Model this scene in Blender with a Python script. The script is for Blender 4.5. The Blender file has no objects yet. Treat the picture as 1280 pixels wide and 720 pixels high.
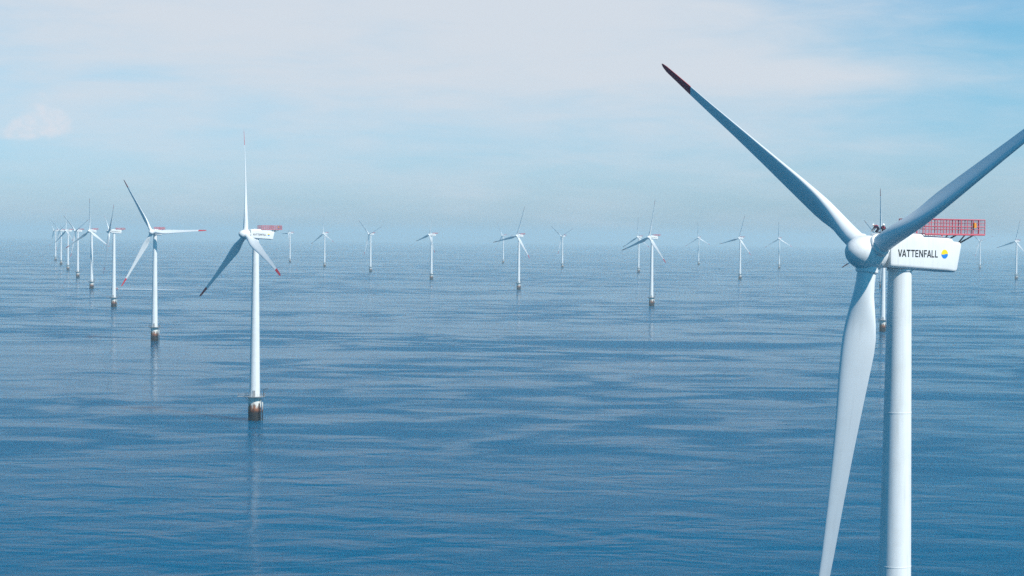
import bpy, bmesh, math, random
from math import radians as R, sin, cos, pi, sqrt, atan2
from mathutils import Vector, Matrix

random.seed(7)
SC = bpy.context.scene
COL = SC.collection

# ------------------------------------------------------------------ camera
CAM_H = 71.0
FOCAL = 2463.0                       # in pixels of a 1280 wide frame
cam = bpy.data.cameras.new('camera')
cam.sensor_width = 36.0
cam.lens = FOCAL * 36.0 / 1280.0
cam.clip_start = 1.0
cam.clip_end = 300000.0
camera = bpy.data.objects.new('camera', cam)
COL.objects.link(camera)
PITCH, ROLL = math.atan(66.6 / FOCAL), math.atan(0.0113)
FW = Vector((0, cos(PITCH), -sin(PITCH)))
RT0 = Vector((1, 0, 0))
UP0 = RT0.cross(FW)
RT = RT0 * cos(ROLL) + UP0 * sin(ROLL)
UP = -RT0 * sin(ROLL) + UP0 * cos(ROLL)
camera.matrix_world = Matrix(((RT.x, UP.x, -FW.x, 0), (RT.y, UP.y, -FW.y, 0),
                              (RT.z, UP.z, -FW.z, CAM_H), (0, 0, 0, 1)))
SC.camera = camera

# ------------------------------------------------------------------ sun and sky
SUN_EL, SUN_AZ = R(45), R(46)        # azimuth from -Y towards +X
SUN_DIR = Vector((sin(SUN_AZ) * cos(SUN_EL), -cos(SUN_AZ) * cos(SUN_EL), sin(SUN_EL)))
sun = bpy.data.lights.new('sun', 'SUN')
sun.energy = 4.8
sun.angle = R(0.5)
sun.color = (1.0, 0.95, 0.88)
sun_ob = bpy.data.objects.new('sun', sun)
COL.objects.link(sun_ob)
sun_ob.rotation_euler = (-SUN_DIR).to_track_quat('-Z', 'Y').to_euler()
sun_ob.location = (0, 0, 500)

world = bpy.data.worlds.new('World')
SC.world = world
world.use_nodes = True
WT = world.node_tree
WT.nodes.clear()


def N(tree, kind, **kw):
    n = tree.nodes.new(kind)
    for k, v in kw.items():
        setattr(n, k, v)
    return n


def math_node(tree, op, a, b=None, c=None, clamp=False):
    n = N(tree, 'ShaderNodeMath', operation=op, use_clamp=clamp)
    for i, v in enumerate((a, b, c)):
        if v is None:
            continue
        if isinstance(v, (int, float)):
            n.inputs[i].default_value = v
        else:
            tree.links.new(v, n.inputs[i])
    return n.outputs[0]


def mix_col(tree, fac, a, b, blend='MIX'):
    n = N(tree, 'ShaderNodeMix', data_type='RGBA', blend_type=blend)
    for sock, v in ((n.inputs['Factor'], fac), (n.inputs[6], a), (n.inputs[7], b)):
        if isinstance(v, (int, float)):
            sock.default_value = v
        elif isinstance(v, tuple):
            sock.default_value = (*v, 1)
        else:
            tree.links.new(v, sock)
    return n.outputs[2]


def smooth(tree, v, lo, hi, a=0.0, b=1.0):
    n = N(tree, 'ShaderNodeMapRange', interpolation_type='SMOOTHSTEP')
    for k, x in (('From Min', lo), ('From Max', hi), ('To Min', a), ('To Max', b)):
        n.inputs[k].default_value = x
    tree.links.new(v, n.inputs['Value'])
    return n.outputs[0]


def noise(tree, vec, scale, detail=3.0, rough=0.5, dist=0.0):
    n = N(tree, 'ShaderNodeTexNoise')
    n.inputs['Scale'].default_value = scale
    n.inputs['Detail'].default_value = detail
    n.inputs['Roughness'].default_value = rough
    n.inputs['Distortion'].default_value = dist
    tree.links.new(vec, n.inputs['Vector'])
    return n.outputs['Fac']


def mapping(tree, vec, scale=(1, 1, 1), loc=(0, 0, 0), rot=(0, 0, 0)):
    n = N(tree, 'ShaderNodeMapping')
    n.inputs['Scale'].default_value = scale
    n.inputs['Location'].default_value = loc
    n.inputs['Rotation'].default_value = rot
    tree.links.new(vec, n.inputs['Vector'])
    return n.outputs[0]


sky = N(WT, 'ShaderNodeTexSky', sky_type='NISHITA', sun_disc=False)
sky.sun_elevation = SUN_EL
sky.sun_rotation = atan2(SUN_DIR.x, SUN_DIR.y)
sky.altitude = 0
sky.air_density = 1.0
sky.dust_density = 0.6
sky.ozone_density = 3.0
tc = N(WT, 'ShaderNodeTexCoord').outputs['Generated']
sx = N(WT, 'ShaderNodeSeparateXYZ')
WT.links.new(tc, sx.inputs[0])
azim = math_node(WT, 'ARCTAN2', sx.outputs[0], sx.outputs[1])      # to the right of +Y
elev = math_node(WT, 'ARCSINE', sx.outputs[2])
# the clear sky, with an added deep blue above the frame
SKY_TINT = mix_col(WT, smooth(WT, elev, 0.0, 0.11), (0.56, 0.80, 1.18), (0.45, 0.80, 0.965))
SKY_TINT = mix_col(WT, smooth(WT, elev, 0.118, 0.175), SKY_TINT, (0.015, 0.75, 0.95))  # steep unseen band, tinted to darken the sea's reflections and blue the shaded sides
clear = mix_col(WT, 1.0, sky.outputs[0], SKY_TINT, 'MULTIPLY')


def blob(a0, e0, wa, we):
    """soft oval patch of sky round azimuth a0 and elevation e0"""
    da = math_node(WT, 'DIVIDE', math_node(WT, 'SUBTRACT', azim, a0), wa)
    de = math_node(WT, 'DIVIDE', math_node(WT, 'SUBTRACT', elev, e0), we)
    d2 = math_node(WT, 'ADD', math_node(WT, 'MULTIPLY', da, da), math_node(WT, 'MULTIPLY', de, de))
    return math_node(WT, 'EXPONENT', math_node(WT, 'MULTIPLY', d2, -1.0))


ae = N(WT, 'ShaderNodeCombineXYZ')
WT.links.new(azim, ae.inputs[0])
WT.links.new(elev, ae.inputs[1])
big = noise(WT, mapping(WT, ae.outputs[0], (7, 26, 1), (1.3, 0.2, 0)), 1.0, 5, 0.55, 0.3)
fine = noise(WT, mapping(WT, ae.outputs[0], (16, 90, 1), (4.1, 2.2, 0), (0, 0, 0.06)), 1.0, 5, 0.6, 0.4)
cov = math_node(WT, 'MULTIPLY', blob(-0.06, 0.115, 0.32, 0.075), 0.80)
cov = math_node(WT, 'ADD', cov, math_node(WT, 'MULTIPLY', blob(0.130, 0.082, 0.070, 0.009), 0.45))
cov = math_node(WT, 'ADD', cov, math_node(WT, 'MULTIPLY', blob(-0.25, 0.050, 0.05, 0.009), 0.10))
cov = math_node(WT, 'SUBTRACT', cov, math_node(WT, 'MULTIPLY', blob(-0.185, 0.077, 0.035, 0.005), 0.12))
cov = math_node(WT, 'SUBTRACT', cov, math_node(WT, 'MULTIPLY', blob(-0.075, 0.105, 0.05, 0.014), 0.12))
cov = math_node(WT, 'SUBTRACT', cov, math_node(WT, 'MULTIPLY', blob(0.25, 0.105, 0.10, 0.05), 0.30))
cov = math_node(WT, 'ADD', cov, math_node(WT, 'MULTIPLY', math_node(WT, 'SUBTRACT', big, 0.5), 0.6))
cov = math_node(WT, 'ADD', cov, math_node(WT, 'MULTIPLY', math_node(WT, 'SUBTRACT', fine, 0.5), 0.55))
veil = smooth(WT, cov, -0.22, 0.78)
veil = math_node(WT, 'MULTIPLY', veil, smooth(WT, elev, 0.118, 0.17, 0.95, 0.08))  # cloud cover cut above the frame too, to darken reflected and ambient light
# one small cumulus low in the left
puffn = noise(WT, mapping(WT, ae.outputs[0], (75, 95, 1), (0.3, 0.9, 0)), 1.0, 6, 0.62, 0.2)
puff = math_node(WT, 'MULTIPLY', blob(-0.2325, 0.0540, 0.0130, 0.0090), 1.15)
puff = math_node(WT, 'ADD', puff, math_node(WT, 'MULTIPLY', blob(-0.2435, 0.0495, 0.010, 0.0055), 0.8))
puff = math_node(WT, 'ADD', puff, math_node(WT, 'MULTIPLY', blob(-0.262, 0.0455, 0.030, 0.0040), 0.75))
puff = math_node(WT, 'ADD', puff, math_node(WT, 'MULTIPLY', math_node(WT, 'SUBTRACT', puffn, 0.5), 1.5))
# a flat foot: the cloud thins out downwards
puff = math_node(WT, 'MULTIPLY', puff, smooth(WT, elev, 0.036, 0.049))
puff = smooth(WT, puff, 0.30, 1.0)
puffs = noise(WT, mapping(WT, ae.outputs[0], (120, 150, 1)), 1.0, 4, 0.6)
puff = math_node(WT, 'MULTIPLY', puff, smooth(WT, puffs, 0.3, 0.68, 0.25, 0.75))
CLOUD = (5.25, 5.6, 6.1)
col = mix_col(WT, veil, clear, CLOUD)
col = mix_col(WT, puff, col, (5.8, 5.9, 6.35))
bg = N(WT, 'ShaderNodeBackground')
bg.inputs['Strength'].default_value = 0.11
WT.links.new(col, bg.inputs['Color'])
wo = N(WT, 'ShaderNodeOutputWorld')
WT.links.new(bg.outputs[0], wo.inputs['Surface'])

SC.view_settings.view_transform = 'Standard'
SC.view_settings.look = 'None'
SC.view_settings.exposure = 0.25
SC.view_settings.gamma = 1.0
SC.view_settings.use_curve_mapping = False
SC.cycles.max_bounces = 8
SC.cycles.volume_bounces = 1
SC.cycles.use_denoising = False      # keep the picture's fine grain
SC.cycles.use_adaptive_sampling = False
SC.cycles.sampling_pattern = 'BLUE_NOISE'
SC.cycles.caustics_reflective = False
SC.cycles.caustics_refractive = False

# ------------------------------------------------------------------ materials


def material(name, rgb, rough=0.5, metal=0.0):
    m = bpy.data.materials.new(name)
    m.use_nodes = True
    b = m.node_tree.nodes['Principled BSDF']
    b.inputs['Base Color'].default_value = (*rgb, 1)
    b.inputs['Roughness'].default_value = rough
    b.inputs['Metallic'].default_value = metal
    return m


def painted(name, rgb, rgb2, rough=0.4, streak=0.4):
    """paint with faint run-off streaks and mottling"""
    m = material(name, rgb, rough)
    t = m.node_tree
    b = t.nodes['Principled BSDF']
    p = N(t, 'ShaderNodeTexCoord').outputs['Object']
    a = noise(t, mapping(t, p, (3.0, 3.0, 0.12)), 1.0, 4, 0.6)
    c = noise(t, p, 0.5, 4, 0.6)
    f = math_node(t, 'MULTIPLY', smooth(t, a, 0.45, 0.75), streak)
    f = math_node(t, 'ADD', f, math_node(t, 'MULTIPLY', smooth(t, c, 0.4, 0.75), streak * 0.7))
    t.links.new(mix_col(t, f, rgb, rgb2), b.inputs['Base Color'])
    t.links.new(smooth(t, c, 0.3, 0.7, rough - 0.08, rough + 0.1), b.inputs['Roughness'])
    return m


M_WHITE = painted('turbine_white', (0.74, 0.75, 0.75), (0.54, 0.54, 0.51), 0.42, 0.42)
M_BLADE = painted('blade_white', (0.73, 0.745, 0.745), (0.60, 0.61, 0.60), 0.40, 0.35)
M_RED = painted('tip_red', (0.60, 0.030, 0.045), (0.50, 0.03, 0.045), 0.45, 0.3)
M_RAIL = painted('rail_red', (0.58, 0.11, 0.15), (0.46, 0.12, 0.13), 0.5, 0.4)
M_DARK = material('dark_steel', (0.035, 0.04, 0.05), 0.55)
M_GREY = painted('galvanised_steel', (0.30, 0.31, 0.32), (0.22, 0.2, 0.18), 0.5, 0.5)
M_BLACKL = material('letter_black', (0.02, 0.02, 0.022), 0.45)
M_YEL = material('emblem_yellow', (0.85, 0.62, 0.01), 0.45)
M_BLUE = material('emblem_blue', (0.02, 0.20, 0.58), 0.45)
M_ORANGE = material('buoy_orange', (0.75, 0.28, 0.02), 0.5)
M_GLASS = material('window_glass', (0.02, 0.03, 0.04), 0.08)

# foundation: white paint, rust runs, weed and tar-black splash zone
M_BASE = material('foundation_paint', (0.7, 0.7, 0.66), 0.75)
t = M_BASE.node_tree
b = t.nodes['Principled BSDF']
p = N(t, 'ShaderNodeTexCoord').outputs['Object']
sz = N(t, 'ShaderNodeSeparateXYZ')
t.links.new(p, sz.inputs[0])
n1 = noise(t, mapping(t, p, (0.9, 0.9, 0.28)), 1.0, 5, 0.62)
n2 = noise(t, mapping(t, p, (1.5, 1.5, 0.55), (5, 3, 1)), 1.0, 5, 0.6)
h1 = math_node(t, 'ADD', sz.outputs[2], math_node(t, 'MULTIPLY', math_node(t, 'SUBTRACT', n1, 0.5), -9.0))
rust = smooth(t, h1, 6.6, 4.4)
c1 = mix_col(t, rust, (0.70, 0.69, 0.64), mix_col(t, smooth(t, n2, 0.40, 0.62), (0.065, 0.018, 0.009), (0.30, 0.105, 0.038)))
h2 = math_node(t, 'ADD', sz.outputs[2], math_node(t, 'MULTIPLY', math_node(t, 'SUBTRACT', n2, 0.5), -4.0))
c2 = mix_col(t, smooth(t, h2, 3.9, 2.9), c1, (0.007, 0.008, 0.009))
t.links.new(c2, b.inputs['Base Color'])

# ------------------------------------------------------------------ mesh helper


class MB:
    def __init__(s):
        s.v, s.f, s.m, s.sm = [], [], [], []

    def add(s, vs, fs, mi=0, smooth_=True):
        o = len(s.v)
        s.v += [tuple(x) for x in vs]
        for f in fs:
            s.f.append(tuple(i + o for i in f))
            s.m.append(mi)
            s.sm.append(smooth_)

    def tube(s, a, b_, r0, r1=None, seg=8, mi=0, caps=True):
        r1 = r0 if r1 is None else r1
        a, b_ = Vector(a), Vector(b_)
        d = (b_ - a).normalized()
        u = d.cross(Vector((0, 0, 1)) if abs(d.z) < 0.9 else Vector((1, 0, 0))).normalized()
        w = d.cross(u)
        vs = []
        for c, r in ((a, r0), (b_, r1)):
            for i in range(seg):
                q = 2 * pi * i / seg
                vs.append(c + u * (r * cos(q)) + w * (r * sin(q)))
        s.add(vs, [(i, (i + 1) % seg, seg + (i + 1) % seg, seg + i) for i in range(seg)], mi)
        if caps:
            s.add(vs[:seg], [tuple(range(seg))[::-1]], mi, False)
            s.add(vs[seg:], [tuple(range(seg))], mi, False)

    def box(s, lo, hi, mi=0):
        x0, y0, z0 = lo
        x1, y1, z1 = hi
        vs = [(x0, y0, z0), (x1, y0, z0), (x1, y1, z0), (x0, y1, z0), (x0, y0, z1), (x1, y0, z1), (x1, y1, z1), (x0, y1, z1)]
        s.add(vs, [(3, 2, 1, 0), (4, 5, 6, 7), (0, 1, 5, 4), (1, 2, 6, 5), (2, 3, 7, 6), (3, 0, 4, 7)], mi, False)

    def revolve(s, prof, seg=48, axis='z', mi=0, sharp=()):
        """prof: list of (radius, height); capped at both ends"""
        rings = []
        vs = []
        for r, z in prof:
            for i in range(seg):
                q = 2 * pi * i / seg
                p = (r * cos(q), r * sin(q), z) if axis == 'z' else (z, r * cos(q), r * sin(q))
                vs.append(p)
        fs = []
        for k in range(len(prof) - 1):
            for i in range(seg):
                j = (i + 1) % seg
                fs.append((k * seg + i, k * seg + j, (k + 1) * seg + j, (k + 1) * seg + i))
        s.add(vs, fs, mi)
        n = len(prof)
        s.add(vs[:seg], [tuple(range(seg))[::-1]], mi, False)
        s.add(vs[(n - 1) * seg:], [tuple(range(seg))], mi, False)

    def loft(s, rings, mi=0, cap=True):
        n = len(rings[0])
        vs = [p for r in rings for p in r]
        fs = []
        for k in range(len(rings) - 1):
            for i in range(n):
                j = (i + 1) % n
                fs.append((k * n + i, k * n + j, (k + 1) * n + j, (k + 1) * n + i))
        s.add(vs, fs, mi)
        if cap:
            s.add(rings[0], [tuple(range(n))[::-1]], mi, False)
            s.add(rings[-1], [tuple(range(n))], mi, False)

    def mesh(s, name, *mats):
        me = bpy.data.meshes.new(name)
        me.from_pydata(s.v, [], s.f)
        for m in mats:
            me.materials.append(m)
        me.polygons.foreach_set('material_index', s.m)
        me.polygons.foreach_set('use_smooth', s.sm)
        bm = bmesh.new()
        bm.from_mesh(me)
        bmesh.ops.remove_doubles(bm, verts=bm.verts, dist=1e-5)
        bmesh.ops.recalc_face_normals(bm, faces=bm.faces)
        for e in bm.edges:
            if len(e.link_faces) == 2 and e.calc_face_angle(0) > R(38):
                e.smooth = False
        bm.to_mesh(me)
        bm.free()
        me.update()
        return me


def obj(name, me, parent=None, mat=None):
    o = bpy.data.objects.new(name, me)
    COL.objects.link(o)
    if parent is not None:
        o.parent = parent
    if mat is not None:
        o.matrix_local = mat
    return o


def tag(o, label=None, cat=None, group=None, kind=None):
    for k, v in (('label', label), ('category', cat), ('group', group), ('kind', kind)):
        if v:
            o[k] = v
    return o


# ------------------------------------------------------------------ the sea
R_EARTH = 7.4e6                      # with the usual refraction


def drop(x, y):
    return -(x * x + y * y) / (2 * R_EARTH)


rs = [0, 40, 80, 120]
while rs[-1] < 34000:
    rs.append(rs[-1] * 1.12)
SEG = 240
mb = MB()
vs = [(0, 0, 0)]
for r in rs[1:]:
    for i in range(SEG):
        q = 2 * pi * i / SEG
        vs.append((r * cos(q), r * sin(q), -r * r / (2 * R_EARTH)))
fs = [(0, 1 + i, 1 + (i + 1) % SEG) for i in range(SEG)]
for k in range(len(rs) - 2):
    a = 1 + k * SEG
    for i in range(SEG):
        j = (i + 1) % SEG
        fs.append((a + i, a + SEG + i, a + SEG + j, a + j))
mb.add(vs, fs)
M_SEA = material('sea_water', (0.0003, 0.058, 0.119), 0.16)
t = M_SEA.node_tree
b = t.nodes['Principled BSDF']
b.inputs['IOR'].default_value = 1.045
# light that comes back up out of the water is spread through many metres of it, so shadows on it blur away
b.inputs['Subsurface Weight'].default_value = 1.0
b.inputs['Subsurface Radius'].default_value = (1.0, 1.0, 1.0)
b.inputs['Subsurface Scale'].default_value = 70.0
b.inputs['Specular Tint'].default_value = (0.58, 0.92, 1.0, 1)
p = N(t, 'ShaderNodeNewGeometry').outputs['Position']
patch = noise(t, mapping(t, p, (0.0022, 0.0065, 0), (3.1, 0.4, 0), (0, 0, 0.12)), 1.0, 4, 0.55, 0.6)
patch2 = noise(t, mapping(t, p, (0.017, 0.030, 0), (0.7, 5.4, 0), (0, 0, -0.12)), 1.0, 4, 0.55, 0.8)
swell = noise(t, mapping(t, p, (0.035, 0.05, 0), (0, 0, 0), (0, 0, 0.35)), 1.0, 3, 0.5, 0.3)
chop = noise(t, mapping(t, p, (0.22, 0.32, 0), (9, 4, 0), (0, 0, -0.25)), 1.0, 4, 0.6, 0.4)
rip = noise(t, mapping(t, p, (0.8, 1.2, 0), (2, 7, 0), (0, 0, 0.3)), 1.0, 3, 0.6)
calm = math_node(t, 'MULTIPLY', smooth(t, patch, 0.36, 0.62, 0.45, 1.15), smooth(t, patch2, 0.36, 0.64, 0.35, 1.45))
# two cat's-paws of wind: patches of ruffled, darker water
sp_ = N(t, 'ShaderNodeSeparateXYZ')
t.links.new(p, sp_.inputs[0])
for gx, gy, wx, wy, amp in ((105, 1290, 85, 42, 1.0), (345, 1540, 45, 28, 0.8), (-40, 820, 60, 16, 0.5)):
    dx = math_node(t, 'DIVIDE', math_node(t, 'SUBTRACT', sp_.outputs[0], gx), wx)
    dy = math_node(t, 'DIVIDE', math_node(t, 'SUBTRACT', sp_.outputs[1], gy), wy)
    g = math_node(t, 'ADD', math_node(t, 'MULTIPLY', dx, dx), math_node(t, 'MULTIPLY', dy, dy))
    g = math_node(t, 'ADD', g, math_node(t, 'MULTIPLY', math_node(t, 'SUBTRACT', patch2, 0.5), 4.0))
    calm = math_node(t, 'ADD', calm, math_node(t, 'MULTIPLY', smooth(t, g, 1.6, 0.2), amp))
hh = math_node(t, 'MULTIPLY', swell, 1.1)
hc = math_node(t, 'ADD', math_node(t, 'MULTIPLY', chop, 0.12), math_node(t, 'MULTIPLY', rip, 0.06))
hh = math_node(t, 'ADD', hh, math_node(t, 'MULTIPLY', hc, calm))
bu = N(t, 'ShaderNodeBump')
bu.inputs['Strength'].default_value = 1.0
bu.inputs['Distance'].default_value = 0.62
t.links.new(hh, bu.inputs['Height'])
t.links.new(bu.outputs[0], b.inputs['Normal'])
t.links.new(smooth(t, calm, 0.2, 1.5, 0.10, 0.30), b.inputs['Roughness'])
sea = obj('sea', mb.mesh('sea', M_SEA))
tag(sea, 'calm blue sea with long dark ripples reaching the hazy horizon', 'sea', kind='structure')

# ------------------------------------------------------------------ haze
hz = MB()
hz.box((-36000, -36000, -95), (36000, 36000, 122))
M_HAZE = bpy.data.materials.new('haze_air')
M_HAZE.use_nodes = True
t = M_HAZE.node_tree
t.nodes.clear()
pv = N(t, 'ShaderNodeVolumePrincipled')
pv.inputs['Color'].default_value = (0.84, 0.985, 1.0, 1)
pv.inputs['Density'].default_value = 0.000108
pv.inputs['Anisotropy'].default_value = 0.1
ou = N(t, 'ShaderNodeOutputMaterial')
t.links.new(pv.outputs[0], ou.inputs['Volume'])
haze = obj('haze', hz.mesh('haze', M_HAZE))
tag(haze, 'pale blue sea haze fading the far turbines and horizon', 'haze', kind='stuff')

# ------------------------------------------------------------------ turbine parts (metres; sea level 0, hub height 70)
HUB_Z = 70.0
OVER = 4.2                           # rotor centre ahead of the tower axis
TILT, CONE = R(5.5), R(2.0)
PITCH_B = 23.0


def foundation_mesh():
    m = MB()
    m.revolve([(2.35, -9), (2.35, 8.5), (2.55, 8.55), (2.55, 8.8), (2.1, 8.85)], 48)
    return m.mesh('foundation', M_BASE)


def tower_mesh():
    m = MB()
    z0, z1, r0, r1 = 8.86, 68.2, 2.02, 1.17
    prof = []
    for k in range(0, 31):
        z = z0 + (z1 - z0) * k / 30
        prof.append((r0 + (r1 - r0) * k / 30, z))
    out = []
    joints = (22.0, 38.5, 54.0)
    for i, (r, z) in enumerate(prof):
        out.append((r, z))
        for j in joints:
            if i + 1 < len(prof) and z < j < prof[i + 1][1]:
                rr = r0 + (r1 - r0) * (j - z0) / (z1 - z0)
                out += [(rr, j - 0.06), (rr + 0.018, j - 0.05), (rr + 0.018, j + 0.05), (rr, j + 0.06)]
    m.revolve(out, 64)
    m.revolve([(1.17, 68.21), (1.30, 68.25), (1.30, 68.48), (1.1, 68.6)], 48)
    return m.mesh('tower', M_WHITE)


def tower_door_mesh():
    m = MB()
    m.box((-0.45, -2.06, 9.1), (0.45, -1.9, 11.3))
    return m.mesh('door', M_GREY)


def service_platform_mesh():
    m = MB()
    seg = 40
    vs = []
    for z in (8.86, 9.02):
        for rad in (2.1, 4.0):
            for i in range(seg):
                q = 2 * pi * i / seg
                vs.append((rad * cos(q), rad * sin(q), z))
    fs = []
    for i in range(seg):
        j = (i + 1) % seg
        fs += [(i, j, seg + j, seg + i), (2 * seg + i, 3 * seg + i, 3 * seg + j, 2 * seg + j),
               (seg + i, seg + j, 3 * seg + j, 3 * seg + i), (i, 2 * seg + i, 2 * seg + j, j)]
    m.add(vs, fs, 0, False)
    m.box((-6.4, -1.3, 8.84), (-3.4, 1.3, 9.0))
    for a in range(0, 360, 45):
        q = R(a + 10)
        m.tube((2.3 * cos(q), 2.3 * sin(q), 7.2), (3.8 * cos(q), 3.8 * sin(q), 8.86), 0.09, seg=6)
    return m.mesh('service_platform', M_GREY)


def service_railing_mesh():
    m = MB()
    pts = []
    for i in range(25):
        q = R(-162 + 324 * i / 24)
        pts.append((3.92 * cos(q), 3.92 * sin(q)))
    pts = [(-6.3, -1.22)] + pts + [(-6.3, 1.22), (-6.3, -1.22)]
    for k, (x, y) in enumerate(pts[:-1]):
        x2, y2 = pts[k + 1]
        m.tube((x, y, 9.0), (x, y, 10.12), 0.035, seg=6)
        for z in (9.55, 10.1):
            m.tube((x, y, z), (x2, y2, z), 0.03, seg=6)
    return m.mesh('railing', M_GREY)


def davit_mesh():
    m = MB()
    m.tube((3.55, -1.0, 9.0), (3.55, -1.0, 11.6), 0.12, 0.10)
    m.tube((3.55, -1.0, 11.55), (5.2, -1.5, 12.3), 0.10, 0.06)
    m.tube((3.55, -1.0, 10.6), (4.4, -1.26, 11.95), 0.05)
    m.tube((5.15, -1.48, 12.25), (5.15, -1.48, 10.9), 0.02, seg=5)
    m.box((3.3, -1.3, 9.6), (3.8, -0.9, 10.1))
    return m.mesh('davit', M_DARK)


def boat_landing_mesh():
    m = MB()
    for s in (-1, 1):
        c, d = cos(R(-25)), sin(R(-25))
        px, py = 3.05 * c - s * 0.75 * d, 3.05 * d + s * 0.75 * c
        m.tube((px, py, -6), (px, py, 6.9), 0.2, seg=10)
        for z in (0.6, 3.4, 6.4):
            m.tube((px, py, z), (px - 0.9 * c, py - 0.9 * d, z), 0.11, seg=8)
    for k in range(26):
        z = -1 + k * 0.38
        m.tube((2.78 * c + 0.28 * d, 2.78 * d - 0.28 * c, z), (2.78 * c - 0.28 * d, 2.78 * d + 0.28 * c, z), 0.022, seg=5)
    for s in (-1, 1):
        m.tube((2.78 * c - s * 0.28 * d, 2.78 * d + s * 0.28 * c, -2), (2.78 * c - s * 0.28 * d, 2.78 * d + s * 0.28 * c, 9.0), 0.035, seg=6)
    return m.mesh('boat_landing', M_BASE)


def rrect(hw, z0, z1, rad, x, n=5):
    ring = []
    for cx, cz, a0 in ((hw - rad, z1 - rad, 0), (-hw + rad, z1 - rad, 90), (-hw + rad, z0 + rad, 180), (hw - rad, z0 + rad, 270)):
        for i in range(n + 1):
            q = R(a0 + 90 * i / n)
            ring.append((x, cx + rad * cos(q), cz + rad * sin(q)))
    return ring


NAC = [  # x, half width, bottom, top, corner radius (local: +X upwind, rotor axis at z = 0)
    (2.78, 1.45, -1.22, 1.70, 0.40), (2.74, 1.56, -1.34, 1.86, 0.40), (2.6, 1.64, -1.40, 1.98, 0.40), (2.25, 1.70, -1.42, 2.02, 0.40), (1.2, 1.70, -1.46, 2.08, 0.40),
    (-2.0, 1.70, -1.64, 1.96, 0.38), (-4.9, 1.70, -1.80, 1.72, 0.38), (-5.6, 1.68, -1.84, 1.60, 0.33), (-5.9, 1.66, -1.86, 1.28, 0.30),
    (-6.8, 1.64, -1.88, 1.18, 0.30)]


def nacelle_mesh():
    m = MB()
    rings = [rrect(hw, z0, z1, rd, x) for x, hw, z0, z1, rd in NAC]
    # the rear face leans in towards its foot
    last = []
    for x, y, z in rrect(1.58, -1.78, 1.08, 0.3, 0):
        last.append((-6.98 + (1.08 - z) * 0.22, y, z))
    lean = []
    for (x, y, z) in rings[-1]:
        lean.append((-6.84 + (1.18 - z) * 0.22, y, z))
    rings[-1] = lean
    rings.append(last)
    m.loft(rings)
    # roof hatch rim and front ring behind the rotor
    m.box((-0.1, -0.9, 2.0), (1.0, 0.3, 2.14))
    m.revolve([(1.3, 2.7), (1.32, 2.72), (1.32, 2.95), (1.2, 2.97)], 40, 'x')
    return m.mesh('nacelle', M_WHITE)


def lettering_mesh():
    """VATTENFALL in heavy sans capitals, each stroke a flat bar; cap height 0.74, full width 5.5"""
    S = 0.20                                     # stroke, for cap height 1
    bars = {                                     # strokes as quads in (x, y)
        'V': ([(0, 1), (0.24, 1), (0.56, 0), (0.34, 0)], [(0.66, 1), (0.90, 1), (0.56, 0), (0.36, 0)]),
        'A': ([(0, 0), (0.22, 0), (0.56, 1), (0.36, 1)], [(0.70, 0), (0.92, 0), (0.56, 1), (0.36, 1)], [(0.2, 0.2), (0.72, 0.2), (0.66, 0.38), (0.26, 0.38)]),
        'T': ([(0, 1 - S), (0.80, 1 - S), (0.80, 1), (0, 1)], [(0.30, 0), (0.50, 0), (0.50, 1 - S), (0.30, 1 - S)]),
        'E': ([(0, 0), (S, 0), (S, 1), (0, 1)], [(S, 0), (0.64, 0), (0.64, 0.18), (S, 0.18)], [(S, 0.42), (0.58, 0.42), (0.58, 0.59), (S, 0.59)], [(S, 0.82), (0.64, 0.82), (0.64, 1), (S, 1)]),
        'N': ([(0, 0), (S, 0), (S, 1), (0, 1)], [(0.64, 0), (0.84, 0), (0.84, 1), (0.64, 1)], [(0.0, 1), (0.22, 1), (0.84, 0), (0.62, 0)]),
        'F': ([(0, 0), (S, 0), (S, 1), (0, 1)], [(S, 0.40), (0.57, 0.40), (0.57, 0.58), (S, 0.58)], [(S, 0.82), (0.63, 0.82), (0.63, 1), (S, 1)]),
        'L': ([(0, 0), (S, 0), (S, 1), (0, 1)], [(S, 0), (0.60, 0), (0.60, 0.18), (S, 0.18)]),
    }
    wide = dict(V=0.90, A=0.92, T=0.80, E=0.64, N=0.84, F=0.63, L=0.60)
    gap = dict(V=-0.06, A=0.04, T=0.10, E=0.15, N=0.17, F=0.0, L=0.14)
    text = 'VATTENFALL'
    total = sum(wide[c] + gap[c] for c in text) - gap['L']
    kx, ky = 5.5 / total, 0.74
    m = MB()
    x = 0
    for c in text:
        for k, q in enumerate(bars[c]):
            z = 0.001 + 0.0012 * k
            m.add([((x + px) * kx, py * ky, z) for px, py in q], [(0, 1, 2, 3)], 0, False)
        x += wide[c] + gap[c]
    me = m.mesh('lettering', M_BLACKL)
    return me


def emblem_mesh():
    """yellow half over blue half, parted by a shallow wave"""
    m = MB()
    r, n = 0.46, 40
    wave = [(-r + 2 * r * i / 20, 0.0) for i in range(21)]
    wave = [(x, -0.02 + 0.035 * sin(x / r * pi)) for x, _ in wave]
    for up, mi in ((True, 0), (False, 1)):
        arc = []
        for i in range(n + 1):
            q = pi * i / n if up else -pi * i / n
            arc.append((r * cos(q), r * sin(q)))
        ring = arc[1:-1] + (wave[:] if True else [])
        m.add([(x, y, 0) for x, y in ring], [tuple(range(len(ring))) if up else tuple(range(len(ring)))[::-1]], mi, False)
        m.add([(x, y, 0.008) for x, y in ring], [tuple(range(len(ring))) if up else tuple(range(len(ring)))[::-1]], mi, False)
    return m.mesh('emblem', M_YEL, M_BLUE)


# hoist platform behind and above the nacelle
HX0, HX1, HW, HZ = -1.6, -10.0, 1.85, 1.98


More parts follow.
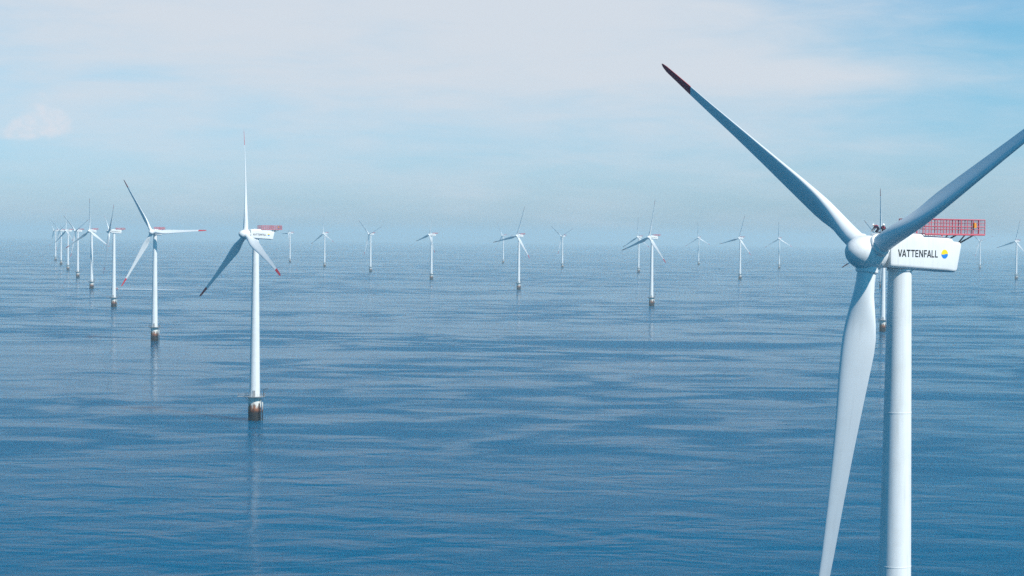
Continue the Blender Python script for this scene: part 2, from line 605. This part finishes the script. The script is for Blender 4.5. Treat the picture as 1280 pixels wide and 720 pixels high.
def hoist_floor_mesh():
    m = MB()
    for k in range(25):
        x = HX0 + (HX1 - HX0) * k / 24
        m.tube((x, -HW, HZ), (x, HW, HZ), 0.035, seg=5)
    for y in (-HW, -HW / 2, 0, HW / 2, HW):
        m.tube((HX0, y, HZ - 0.06), (HX1, y, HZ - 0.06), 0.06, seg=6)
    for y in (-1.2, 1.2):
        for x, z in ((-2.2, 1.8), (-4.6, 1.6)):
            m.tube((x, y, z), (x, y, HZ), 0.08)
    return m.mesh('hoist_platform', M_RAIL)


def hoist_railing_mesh():
    m = MB()
    hgt = 1.5

    def side(a, b_, n, thin):
        a, b_ = Vector(a), Vector(b_)
        for k in range(n + 1):
            q = a.lerp(b_, k / n)
            m.tube(q, q + Vector((0, 0, hgt)), 0.05, seg=6)
            if k < n:
                for j in range(1, thin + 1):
                    w = a.lerp(b_, (k + j / (thin + 1)) / n)
                    m.tube(w, w + Vector((0, 0, hgt)), 0.014, seg=4, caps=False)
        for z, rr in ((0.02, 0.05), (0.5, 0.03), (0.78, 0.045), (1.15, 0.02), (hgt, 0.055)):
            m.tube(a + Vector((0, 0, z)), b_ + Vector((0, 0, z)), rr, seg=6)
    for s in (-1, 1):
        side((HX0, s * HW, HZ), (HX1, s * HW, HZ), 10, 4)
    side((HX1, -HW, HZ), (HX1, HW, HZ), 4, 5)
    side((HX0, -HW, HZ), (HX0, HW, HZ), 3, 2)
    side((-6.6, -HW, HZ), (-6.6, HW, HZ), 3, 2)
    return m.mesh('railing', M_RAIL)


def hoist_buoy_mesh():
    m = MB()
    m.box((-8.55, HW + 0.06, HZ + 0.68), (-8.25, HW + 0.24, HZ + 1.10))
    m.box((-8.50, HW + 0.07, HZ + 1.102), (-8.30, HW + 0.21, HZ + 1.2))
    return m.mesh('signal_lamp', M_ORANGE)


def hoist_brace_mesh():
    m = MB()
    m.tube((-6.75, 0, 0.95), (-9.0, 0, HZ - 0.08), 0.085)
    m.tube((-6.75, 0, 0.95), (-7.8, 0, HZ - 0.08), 0.075)
    m.tube((-6.9, 0, 0.9), (-6.4, 0, 1.0), 0.2)
    return m.mesh('brace', M_DARK)


def hub_mesh():
    """spinner with a socket for each blade; local +X upwind, origin at the rotor centre"""
    m = MB()
    prof = [(1.40, -1.12), (1.58, -1.08), (1.66, -0.95), (1.74, -0.4), (1.75, 0.2), (1.70, 0.8), (1.58, 1.3), (1.38, 1.8), (1.12, 2.2), (0.80, 2.52), (0.45, 2.72), (0.15, 2.81), (0.01, 2.82)]
    m.revolve(prof, 56, 'x')
    for k in range(3):
        q = k * 2 * pi / 3
        d = Vector((sin(CONE), sin(q) * cos(CONE), cos(q) * cos(CONE)))
        m.tube(d * 0.6, d * 1.86, 1.16, 1.13, 36)
        m.tube(d * 1.861, d * 1.95, 1.08, 1.06, 36)
    # bolt heads and lifting eyes
    for k in range(3):
        q = (k + 0.5) * 2 * pi / 3
        c = Vector((-0.55, sin(q) * 1.74, cos(q) * 1.74))
        m.tube(c, c * 1.03 + Vector((0.02, 0, 0)), 0.13, seg=10)
    return m.mesh('hub', M_WHITE)


ST = [  # radius, chord, thickness ratio, twist, leading edge offset
    (1.9, 1.90, 1.00, 13, 0.95), (3.0, 1.90, 1.00, 13, 0.95), (4.2, 2.10, 0.86, 13, 1.06), (5.5, 2.55, 0.64, 13, 1.25), (7.0, 3.02, 0.46, 12.5, 1.44),
    (8.5, 3.36, 0.37, 11.5, 1.56), (10.0, 3.38, 0.32, 10, 1.56), (12.5, 3.10, 0.28, 8, 1.45), (16.0, 2.62, 0.25, 5.8, 1.20), (20.0, 2.14, 0.23, 4, 0.95),
    (25.0, 1.68, 0.21, 2.4, 0.70), (30.0, 1.33, 0.18, 1.2, 0.47), (34.0, 1.10, 0.17, 0.4, 0.38), (37.0, 0.88, 0.16, 0, 0.31), (39.0, 0.72, 0.15, -0.3, 0.25),
    (39.7, 0.45, 0.15, -0.3, 0.17), (40.0, 0.16, 0.15, -0.3, 0.07)]
RED_FROM = 34.0


def interp(r, k):
    for a, b_ in zip(ST, ST[1:]):
        if r <= b_[0]:
            f = (r - a[0]) / (b_[0] - a[0])
            return a[k] + (b_[k] - a[k]) * f
    return ST[-1][k]


def blade_mesh():
    """local: +Z along the span, +X upwind, +Y towards the leading edge at zero pitch"""
    m = MB()
    radii = sorted(set([s[0] for s in ST] + [2.4, 3.6, 4.8, 6.2, 7.8, 9.2, 11.2, 14, 18, 22.5, 27.5, 32]))
    n = 40
    rings = []
    for r in radii:
        ch, th, tw, le = (interp(r, k) for k in (1, 2, 3, 4))
        be = R(PITCH_B + tw)
        cdir = Vector((sin(be), cos(be)))        # towards the leading edge
        ndir = Vector((cos(be), -sin(be)))       # towards the wind (pressure side)
        w = min(1.0, max(0.0, (r - 3.0) / 5.5))  # circle -> aerofoil
        w = w * w * (3 - 2 * w)
        ring = []
        for i in range(n):
            q = 2 * pi * i / n
            xc = 0.5 - 0.5 * cos(q)              # 0 leading, 1 trailing
            circ = 0.5 * sin(q)
            yt = 5 * th * (0.2969 * sqrt(max(xc, 0)) - 0.126 * xc - 0.3516 * xc ** 2 + 0.2843 * xc ** 3 - 0.1030 * xc ** 4)
            camb = -0.035 * 4 * xc * (1 - xc)
            foil = (yt * 0.85 + camb) if sin(q) >= 0 else (-yt * 1.1 + camb)
            yy = (circ * (1 - w) * min(1, th / max(th, 1e-6)) * (th if w > 0 else 1.0) + foil * w) * ch
            if w == 0:
                yy = circ * ch
            cc = le - xc * ch
            bend = 0.9 * (max(0, r - 8) / 32) ** 2   # tips bent a little upwind
            v = cdir * cc + ndir * yy
            ring.append((v.x + bend, v.y, r))
        rings.append(ring)
    for k in range(len(rings) - 1):
        mi = 1 if radii[k] >= RED_FROM - 0.01 else 0
        m.loft([rings[k], rings[k + 1]], mi, False)
    m.add(rings[0], [tuple(range(n))[::-1]], 0, False)
    m.add(rings[-1], [tuple(range(n))], 1, False)
    return m.mesh('blade', M_BLADE, M_RED)


ME = dict(foundation=foundation_mesh(), tower=tower_mesh(), door=tower_door_mesh(), deck=service_platform_mesh(), rail=service_railing_mesh(),
          davit=davit_mesh(), landing=boat_landing_mesh(), nacelle=nacelle_mesh(), text=lettering_mesh(), emblem=emblem_mesh(),
          hfloor=hoist_floor_mesh(), hrail=hoist_railing_mesh(), hbuoy=hoist_buoy_mesh(), hbrace=hoist_brace_mesh(), hub=hub_mesh(), blade=blade_mesh())


def frame(x, y, z, o):
    return Matrix(((x[0], y[0], z[0], o[0]), (x[1], y[1], z[1], o[1]), (x[2], y[2], z[2], o[2]), (0, 0, 0, 1)))


# lettering stands 2-3 mm proud of the nacelle's side, text running from the rotor to the tail
def side_frame(s, x, z):
    if s > 0:
        return frame((-1, 0, 0), (0, 0, 1), (0, 1, 0), (x, 1.703, z))
    return frame((1, 0, 0), (0, 0, 1), (0, -1, 0), (x, -1.703, z))


def nacelle_frame(yaw):
    """yaw: degrees the rotor axis stands from -Y (towards the camera) round to -X"""
    a = R(yaw)
    return frame((-sin(a), -cos(a), 0), (cos(a), -sin(a), 0), (0, 0, 1), (0, 0, HUB_Z))


SLOPE = -0.052                       # the nacelle's own side lines sink a little towards the tail


def turbine(x, y, yaw, theta, label, sink=0.0, base_turn=0.0):
    root = bpy.data.objects.new('wind_turbine', None)
    COL.objects.link(root)
    root.location = (x, y, drop(x, y) - sink)
    root.empty_display_size = 5
    tag(root, label, 'wind turbine', 'white wind turbines standing in the sea')
    turn = Matrix.Rotation(R(base_turn), 4, 'Z')
    obj('foundation', ME['foundation'], root, turn)
    obj('boat_landing', ME['landing'], root, turn)
    dk = obj('service_platform', ME['deck'], root, turn)
    obj('railing', ME['rail'], dk)
    obj('davit', ME['davit'], dk)
    tw = obj('tower', ME['tower'], root, turn)
    obj('door', ME['door'], tw)
    nf = nacelle_frame(yaw)
    nc = obj('nacelle', ME['nacelle'], root, nf)
    for s in (1, -1):
        sh = Matrix.Rotation(0.012 * -s, 4, 'Z')
        if s > 0:
            obj('lettering', ME['text'], nc, side_frame(1, 1.95, -0.33) @ sh)
            obj('emblem', ME['emblem'], nc, side_frame(1, -4.5, -0.03))
        else:
            obj('lettering', ME['text'], nc, side_frame(-1, -3.3, -0.36) @ sh)
            obj('emblem', ME['emblem'], nc, side_frame(-1, 2.0 - 6.0 - 0.35, 0.0))
    hp = obj('hoist_platform', ME['hfloor'], root, nf)
    obj('railing', ME['hrail'], hp)
    for y in (-1.2, 1.2):
        obj('brace', ME['hbrace'], hp, Matrix.Translation((0, y, 0)))
    obj('signal_lamp', ME['hbuoy'], hp)
    # rotor
    ah = Vector(nf.col[0][:3])
    h = Vector(nf.col[1][:3])
    a = ah * cos(TILT) + Vector((0, 0, 1)) * sin(TILT)
    v = (Vector((0, 0, 1)) - a * a.z).normalized()
    c = ah * OVER + Vector((0, 0, HUB_Z))
    th = R(theta)
    d0 = v * cos(th) + h * sin(th)
    e0 = h * cos(th) - v * sin(th)
    obj('hub', ME['hub'], root, frame(a, e0, d0, c))
    for k in range(3):
        q = th + k * 2 * pi / 3
        d = v * cos(q) + h * sin(q)
        d = (d * cos(CONE) + a * sin(CONE)).normalized()
        tt = d.cross(a).normalized()
        obj('blade', ME['blade'], root, frame(tt.cross(d), tt, d, c))
    return root


# pixel in the photograph (1280 x 720) -> the point of the sea it shows; used to read each turbine's place off once
def sea_at(px, py):
    d = FW + RT * ((px - 640) / FOCAL) - UP * ((py - 360) / FOCAL)
    a = (d.x ** 2 + d.y ** 2) / 2 / R_EARTH
    t_ = (-d.z - sqrt(d.z ** 2 - 4 * a * CAM_H)) / (2 * a)
    return t_ * d.x, t_ * d.y


T0 = (38.98, 198.15, 57.1, -58.5)
turbine(*T0, 'huge nearest turbine, cut by the frame, with lettering and two workers on its nacelle', sink=0.43)
FARM = [  # base pixel, yaw, blade angle, label
    (318, 525, 57, -8, 'second nearest turbine, one blade straight up, rusty base and reflection in full view'),
    (193, 426, 18, -32, 'turbine facing the viewer with one blade pointing level to the right'),
    (142, 384, 72, 52, 'turbine with the small boat behind its tower, seen nearly side on'),
    (114.3, 361.2, 30, -2, 'turbine just left of the one with the boat, a blade crossing that neighbour'),
    (97, 347.3, 45, -55, 'fourth tower from the far left end, blade hanging down left of its tower'),
    (84.8, 338, 50, -3, 'third tower from the far left end, one blade straight up'),
    (76.2, 331, 48, 62, 'second tower from the far left end, one blade hanging down past its neighbour'),
    (69.3, 325.8, 48, -45, 'farthest left tower at the end of the left row, blade up to the left'),
    (1103, 414.5, 48, -3, 'turbine half hidden behind the nearest one, its dark base showing between blade and tower'),
    (814, 382.7, 52, 10, 'middle turbine with red hoist deck, crossing blades with a smaller turbine behind it'),
    (648, 362.3, 42, 17, 'turbine at the middle of the picture, its left blade tip near a tiny turbine'),
    (539, 349.7, 60, 15, 'turbine between centre and left, a blade hanging along its tower'),
    (462.9, 339.8, 46, -50, 'turbine with two blades raised like a V, left of the centre'),
    (405.5, 333.7, 42, -4, 'turbine with blades like an upside down Y, next right of the tiny one'),
    (362.3, 328.2, 62, 28, 'tiny faint turbine just right of the second nearest turbine'),
    (1101, 360, 40, -44, 'far turbine almost wholly hidden behind the nearest rotor hub, blade poking over it'),
    (924.7, 349.3, 42, 15, 'turbine left of the nearest blade root, largest of three between there and the middle'),
    (798, 340.9, 45, 0, 'smaller turbine overlapped by the middle turbine with red hoist deck'),
    (702.7, 334.8, 46, -55, 'small turbine with two raised blades, right of the picture middle'),
    (628.8, 329.2, 45, 88, 'tiny turbine just left of the middle turbine, touched by its blade tip'),
    (1270, 349.4, 48, 12, 'turbine at the right edge of the picture'),
    (973.7, 335.9, 30, -2, 'small turbine closest to the big rotor on its left side'),
    (873, 331.1, 30, -3, 'smallest turbine between the middle turbine and the big rotor'),
    (1224.7, 336.3, 40, 72, 'small turbine below the red hoist deck of the nearest turbine'),
]
for px, py, yaw, th, lab in FARM:
    x, y = sea_at(px, py)
    turbine(x, y, yaw, th, lab)

# ------------------------------------------------------------------ the work boat and its wake
M_HULL = painted('hull_red', (0.42, 0.05, 0.04), (0.3, 0.05, 0.04), 0.4, 0.4)
M_CABIN = material('cabin_white', (0.8, 0.8, 0.8), 0.4)


def boat():
    x, y = sea_at(143.2, 361.2)
    root = bpy.data.objects.new('work_boat', None)
    COL.objects.link(root)
    root.location = (x, y, drop(x, y))
    root.scale = (0.66, 0.66, 0.66)
    root.rotation_euler = (0, 0, R(180))     # bow to the left
    tag(root, 'small red and white work boat passing behind a turbine tower with a white wake', 'boat')
    m = MB()
    rings = []
    for px, hw, zk, zd in ((-6.0, 1.7, -0.3, 1.5), (-4, 1.95, -0.5, 1.5), (0, 2.0, -0.6, 1.6), (3, 1.6, -0.55, 1.8), (5, 0.9, -0.35, 2.1), (6.4, 0.08, 0.5, 2.4)):
        rings.append([(px, -hw, zd), (px, -hw * 0.92, (zd + zk) * 0.5), (px, -hw * 0.45, zk), (px, hw * 0.45, zk), (px, hw * 0.92, (zd + zk) * 0.5), (px, hw, zd)])
    m.loft(rings)
    obj('hull', m.mesh('hull', M_HULL), root)
    m = MB()
    m.box((-2.4, -1.35, 1.5), (2.2, 1.35, 3.0))
    m.box((-1.4, -1.15, 3.0), (1.5, 1.15, 4.3))
    m.box((-1.6, -1.25, 4.3), (1.7, 1.25, 4.42))
    cb = obj('cabin', m.mesh('cabin', M_CABIN), root)
    m = MB()
    for s in (-1, 1):
        m.box((-1.1, s * 1.17 - 0.02, 3.35), (1.2, s * 1.17 + 0.02, 4.0))
    m.box((1.5, -0.95, 3.35), (1.53, 0.95, 4.0))
    obj('window', m.mesh('window', M_GLASS), cb)
    m = MB()
    m.tube((-0.8, 0, 4.42), (-0.9, 0, 7.0), 0.06, 0.03)
    m.tube((-0.85, -0.6, 6.0), (-0.85, 0.6, 6.0), 0.03)
    obj('mast', m.mesh('mast', M_CABIN), root)
    m = MB()
    for k in range(5):
        for s in (-1, 1):
            m.tube((-5.8 + k * 0.8, s * 1.75, 1.5), (-5.8 + k * 0.8, s * 1.75, 2.5), 0.04, seg=6)
    for s in (-1, 1):
        m.tube((-5.8, s * 1.75, 2.5), (-2.6, s * 1.75, 2.5), 0.04, seg=6)
    m.tube((-5.8, -1.75, 2.5), (-5.8, 1.75, 2.5), 0.04, seg=6)
    obj('railing', m.mesh('railing', M_CABIN), root)
    # wake
    M_FOAM = material('wake_foam', (0.75, 0.8, 0.82), 0.6)
    tt = M_FOAM.node_tree
    bb = tt.nodes['Principled BSDF']
    pp = N(tt, 'ShaderNodeTexCoord').outputs['Object']
    al = noise(tt, mapping(tt, pp, (0.12, 0.3, 1)), 1.0, 4, 0.6)
    sp = N(tt, 'ShaderNodeSeparateXYZ')
    tt.links.new(pp, sp.inputs[0])
    fade = smooth(tt, sp.outputs[0], 95.0, 55.0)
    tt.links.new(math_node(tt, 'MULTIPLY', smooth(tt, al, 0.30, 0.60, 0.35, 0.9), fade), bb.inputs['Alpha'])
    m = MB()
    vs, fs = [], []
    K = 24
    for k in range(K + 1):
        xx = 3 + 92 * k / K
        w = 9.0 + 7.0 * (k / K) ** 0.5
        vs += [(xx, -w + random.uniform(-0.6, 0.6), 0), (xx, w + random.uniform(-0.6, 0.6), 0)]
    for k in range(K):
        fs.append((2 * k, 2 * k + 2, 2 * k + 3, 2 * k + 1))
    m.add(vs, fs)
    w = obj('wake', m.mesh('wake', M_FOAM))
    w.location = (x, y, drop(x, y) + 0.08)
    tag(w, 'long white foam wake trailing to the right of the small boat', 'wake', kind='stuff')


boat()

# ------------------------------------------------------------------ two technicians on the nearest nacelle
M_SUIT = material('overall_navy', (0.012, 0.018, 0.04), 0.8)
M_SKIN = material('skin', (0.42, 0.24, 0.17), 0.6)
M_HARN = material('harness_red', (0.5, 0.06, 0.12), 0.6)
M_HELM = material('helmet_white', (0.8, 0.8, 0.8), 0.35)
M_BOOT = material('boot_black', (0.015, 0.015, 0.015), 0.6)


def skinned(name, joints, edges, mat, parent):
    me = bpy.data.meshes.new(name)
    me.from_pydata([j[0] for j in joints], edges, [])
    o = obj(name, me)
    sk = o.modifiers.new('skin', 'SKIN')
    sk.use_smooth_shade = True
    sd = o.modifiers.new('sub', 'SUBSURF')
    sd.levels = sd.render_levels = 2
    for i, j in enumerate(joints):
        rr = j[1] if isinstance(j[1], tuple) else (j[1], j[1])
        me.skin_vertices[0].data[i].radius = rr
        me.skin_vertices[0].data[i].use_root = (i == 0)
    dg = bpy.context.evaluated_depsgraph_get()
    out = bpy.data.meshes.new_from_object(o.evaluated_get(dg))
    bpy.data.objects.remove(o)
    out.materials.clear()
    out.materials.append(mat)
    for p_ in out.polygons:
        p_.use_smooth = True
    return obj(name, out, parent)


def person(name_label, pose, world_mat):
    """pose: joint name -> position in metres, x forward, y left, z up from the roof"""
    P = pose
    root = bpy.data.objects.new('person', None)
    COL.objects.link(root)
    root.matrix_world = world_mat
    tag(root, name_label, 'person', 'technicians on the nearest nacelle')
    names = ['pelvis', 'waist', 'chest', 'neck', 'head', 'crown', 'sl', 'el', 'hl', 'sr', 'er', 'hr', 'hipl', 'kl', 'al', 'tl', 'hipr', 'kr', 'ar', 'tr']
    rad = [(0.15, 0.12), (0.14, 0.11), (0.17, 0.12), 0.065, 0.095, 0.085, 0.075, 0.05, 0.04, 0.075, 0.05, 0.04, 0.10, 0.075, 0.05, 0.045, 0.10, 0.075, 0.05, 0.045]
    E_ = [(0, 1), (1, 2), (2, 3), (3, 4), (4, 5), (2, 6), (6, 7), (7, 8), (2, 9), (9, 10), (10, 11), (0, 12), (12, 13), (13, 14), (14, 15), (0, 16), (16, 17), (17, 18), (18, 19)]
    body = skinned('body', [(P[n], r) for n, r in zip(names, rad)], E_, M_SUIT, root)
    # bare face: the skin-coloured faces of the same body
    body.data.materials.append(M_SKIN)
    nk, hd, cr = Vector(P['neck']), Vector(P['head']), Vector(P['crown'])
    for f in body.data.polygons:
        c = f.center
        if (c - hd).length < 0.17 and (c - nk).dot((hd - nk).normalized()) > 0.02:
            f.material_index = 1
        if min((c - Vector(P['hl'])).length, (c - Vector(P['hr'])).length) < 0.07:
            f.material_index = 1
    upv = (cr - nk).normalized()
    fwd = Vector(P['face']).normalized()
    fwd = (fwd - upv * fwd.dot(upv)).normalized()
    lft = upv.cross(fwd)
    # helmet
    m = MB()
    n = 20
    rings = []
    for k in range(7):
        q = R(90 * k / 6)
        rr, zz = 0.135 * cos(q), 0.125 * sin(q)
        rings.append([hd + upv * (0.035 + zz) + fwd * (rr * 1.1 * cos(2 * pi * i / n) + 0.005) + lft * (max(rr, 0.004) * sin(2 * pi * i / n)) for i in range(n)])
    brim = [hd + upv * 0.03 + fwd * ((0.15 + (0.05 if cos(2 * pi * i / n) > 0.4 else 0)) * cos(2 * pi * i / n)) + lft * (0.145 * sin(2 * pi * i / n)) for i in range(n)]
    m.loft([brim] + rings)
    obj('helmet', m.mesh('helmet', M_HELM), root)
    # face: eyes, nose, mouth
    m = MB()
    m.tube(hd + fwd * 0.085 + upv * 0.0, hd + fwd * 0.125 - upv * 0.025, 0.012, 0.018, 8)
    obj('nose', m.mesh('nose', M_SKIN), root)
    for s in (-1, 1):
        m = MB()
        e = hd + fwd * 0.092 + lft * (0.034 * s) + upv * 0.01
        m.tube(e - fwd * 0.01, e + fwd * 0.006, 0.012, 0.008, 8)
        obj('eye', m.mesh('eye', M_BOOT), root)
    m = MB()
    m.tube(hd + fwd * 0.09 - upv * 0.055 - lft * 0.025, hd + fwd * 0.09 - upv * 0.055 + lft * 0.025, 0.008, seg=6)
    obj('mouth', m.mesh('mouth', material('lips', (0.3, 0.12, 0.1), 0.6)), root)
    # hands: palm, four fingers and a thumb, lightly curled
    for s in ('l', 'r'):
        hp_, el_ = Vector(P['h' + s]), Vector(P['e' + s])
        d = (hp_ - el_).normalized()
        sd = d.cross(Vector((0, 0, 1))).normalized()
        nn = sd.cross(d)
        js = [(hp_ - d * 0.02, 0.026), (hp_ + d * 0.05, 0.03)]
        es = [(0, 1)]
        for i, (off, ln) in enumerate(((-0.03, 0.07), (-0.01, 0.08), (0.01, 0.075), (0.03, 0.06))):
            b0 = hp_ + d * 0.085 + sd * off
            js += [(b0, 0.0095), (b0 + d * ln * 0.5 - nn * 0.012, 0.009), (b0 + d * ln * 0.85 - nn * 0.035, 0.008)]
            k = len(js) - 3
            es += [(1, k), (k, k + 1), (k + 1, k + 2)]
        b0 = hp_ + d * 0.03 - sd * 0.045
        js += [(b0, 0.011), (b0 + d * 0.045 - sd * 0.02 - nn * 0.015, 0.0095)]
        es += [(0, len(js) - 2), (len(js) - 2, len(js) - 1)]
        skinned('hand', js, es, M_SKIN, root)
    # safety harness over the shoulders
    m = MB()
    ch, wa = Vector(P['chest']), Vector(P['waist'])
    for s in ('sl', 'sr'):
        sh_ = Vector(P[s])
        mid = sh_.lerp(ch, 0.45)
        axis = (ch - wa).normalized()
        side = (sh_ - ch).normalized()
        fr = side.cross(axis).normalized()
        for sg in (-1, 1):
            m.tube(mid + axis * 0.11, mid + fr * (0.135 * sg) + axis * 0.02, 0.03, seg=6)
            m.tube(mid + fr * (0.135 * sg) + axis * 0.02, wa + fr * (0.13 * sg) + side * 0.06, 0.03, seg=6)
    obj('harness', m.mesh('harness', M_HARN), root)
    for s in ('l', 'r'):
        m = MB()
        an, to = Vector(P['a' + s]), Vector(P['t' + s])
        m.tube(an + Vector((0, 0, 0.05)), an - Vector((0, 0, 0.03)), 0.062, 0.06, 10)
        m.tube(an - Vector((0, 0, 0.02)), to, 0.06, 0.045, 10)
        obj('boot', m.mesh('boot', M_BOOT), root)
    return root


# kneeling, bent forward over the rotor's rear edge
KNEEL = dict(pelvis=(-0.05, 0, 0.44), waist=(0.10, 0, 0.56), chest=(0.30, 0, 0.66), neck=(0.46, 0, 0.72), head=(0.58, 0, 0.77), crown=(0.64, 0, 0.87),
             sl=(0.35, 0.19, 0.66), el=(0.50, 0.26, 0.42), hl=(0.66, 0.20, 0.22), sr=(0.35, -0.19, 0.66), er=(0.52, -0.25, 0.42), hr=(0.68, -0.16, 0.24),
             hipl=(-0.02, 0.11, 0.40), kl=(0.34, 0.17, 0.10), al=(-0.10, 0.15, 0.08), tl=(-0.24, 0.15, 0.06),
             hipr=(-0.02, -0.11, 0.40), kr=(0.34, -0.17, 0.10), ar=(-0.10, -0.15, 0.08), tr=(-0.24, -0.15, 0.06), face=(0.9, 0, -0.4))
# sitting with the knees drawn up
SIT = dict(pelvis=(-0.05, 0, 0.13), waist=(-0.08, 0, 0.30), chest=(-0.04, 0, 0.50), neck=(0.0, 0, 0.64), head=(0.04, 0, 0.75), crown=(0.05, 0, 0.86),
           sl=(-0.03, 0.19, 0.54), el=(0.14, 0.25, 0.34), hl=(0.36, 0.14, 0.40), sr=(-0.03, -0.19, 0.54), er=(0.14, -0.25, 0.34), hr=(0.36, -0.14, 0.40),
           hipl=(0.02, 0.11, 0.13), kl=(0.40, 0.16, 0.44), al=(0.52, 0.15, 0.09), tl=(0.68, 0.16, 0.05),
           hipr=(0.02, -0.11, 0.13), kr=(0.40, -0.16, 0.44), ar=(0.52, -0.15, 0.09), tr=(0.68, -0.16, 0.05), face=(1, 0.2, -0.1))
NF0 = Matrix.Translation((T0[0], T0[1], drop(T0[0], T0[1]) - 0.43)) @ nacelle_frame(T0[2])


def on_roof(x, y, z, turn):
    return NF0 @ Matrix.Translation((x, y, z)) @ Matrix.Rotation(R(turn), 4, 'Z')


person('technician in navy overalls and white helmet bending over by the rotor hub', KNEEL, on_roof(2.05, -0.95, 2.03, -25))
person('technician whose white helmet just shows over the root of the right blade', SIT, on_roof(1.45, -0.95, 2.08, 60))
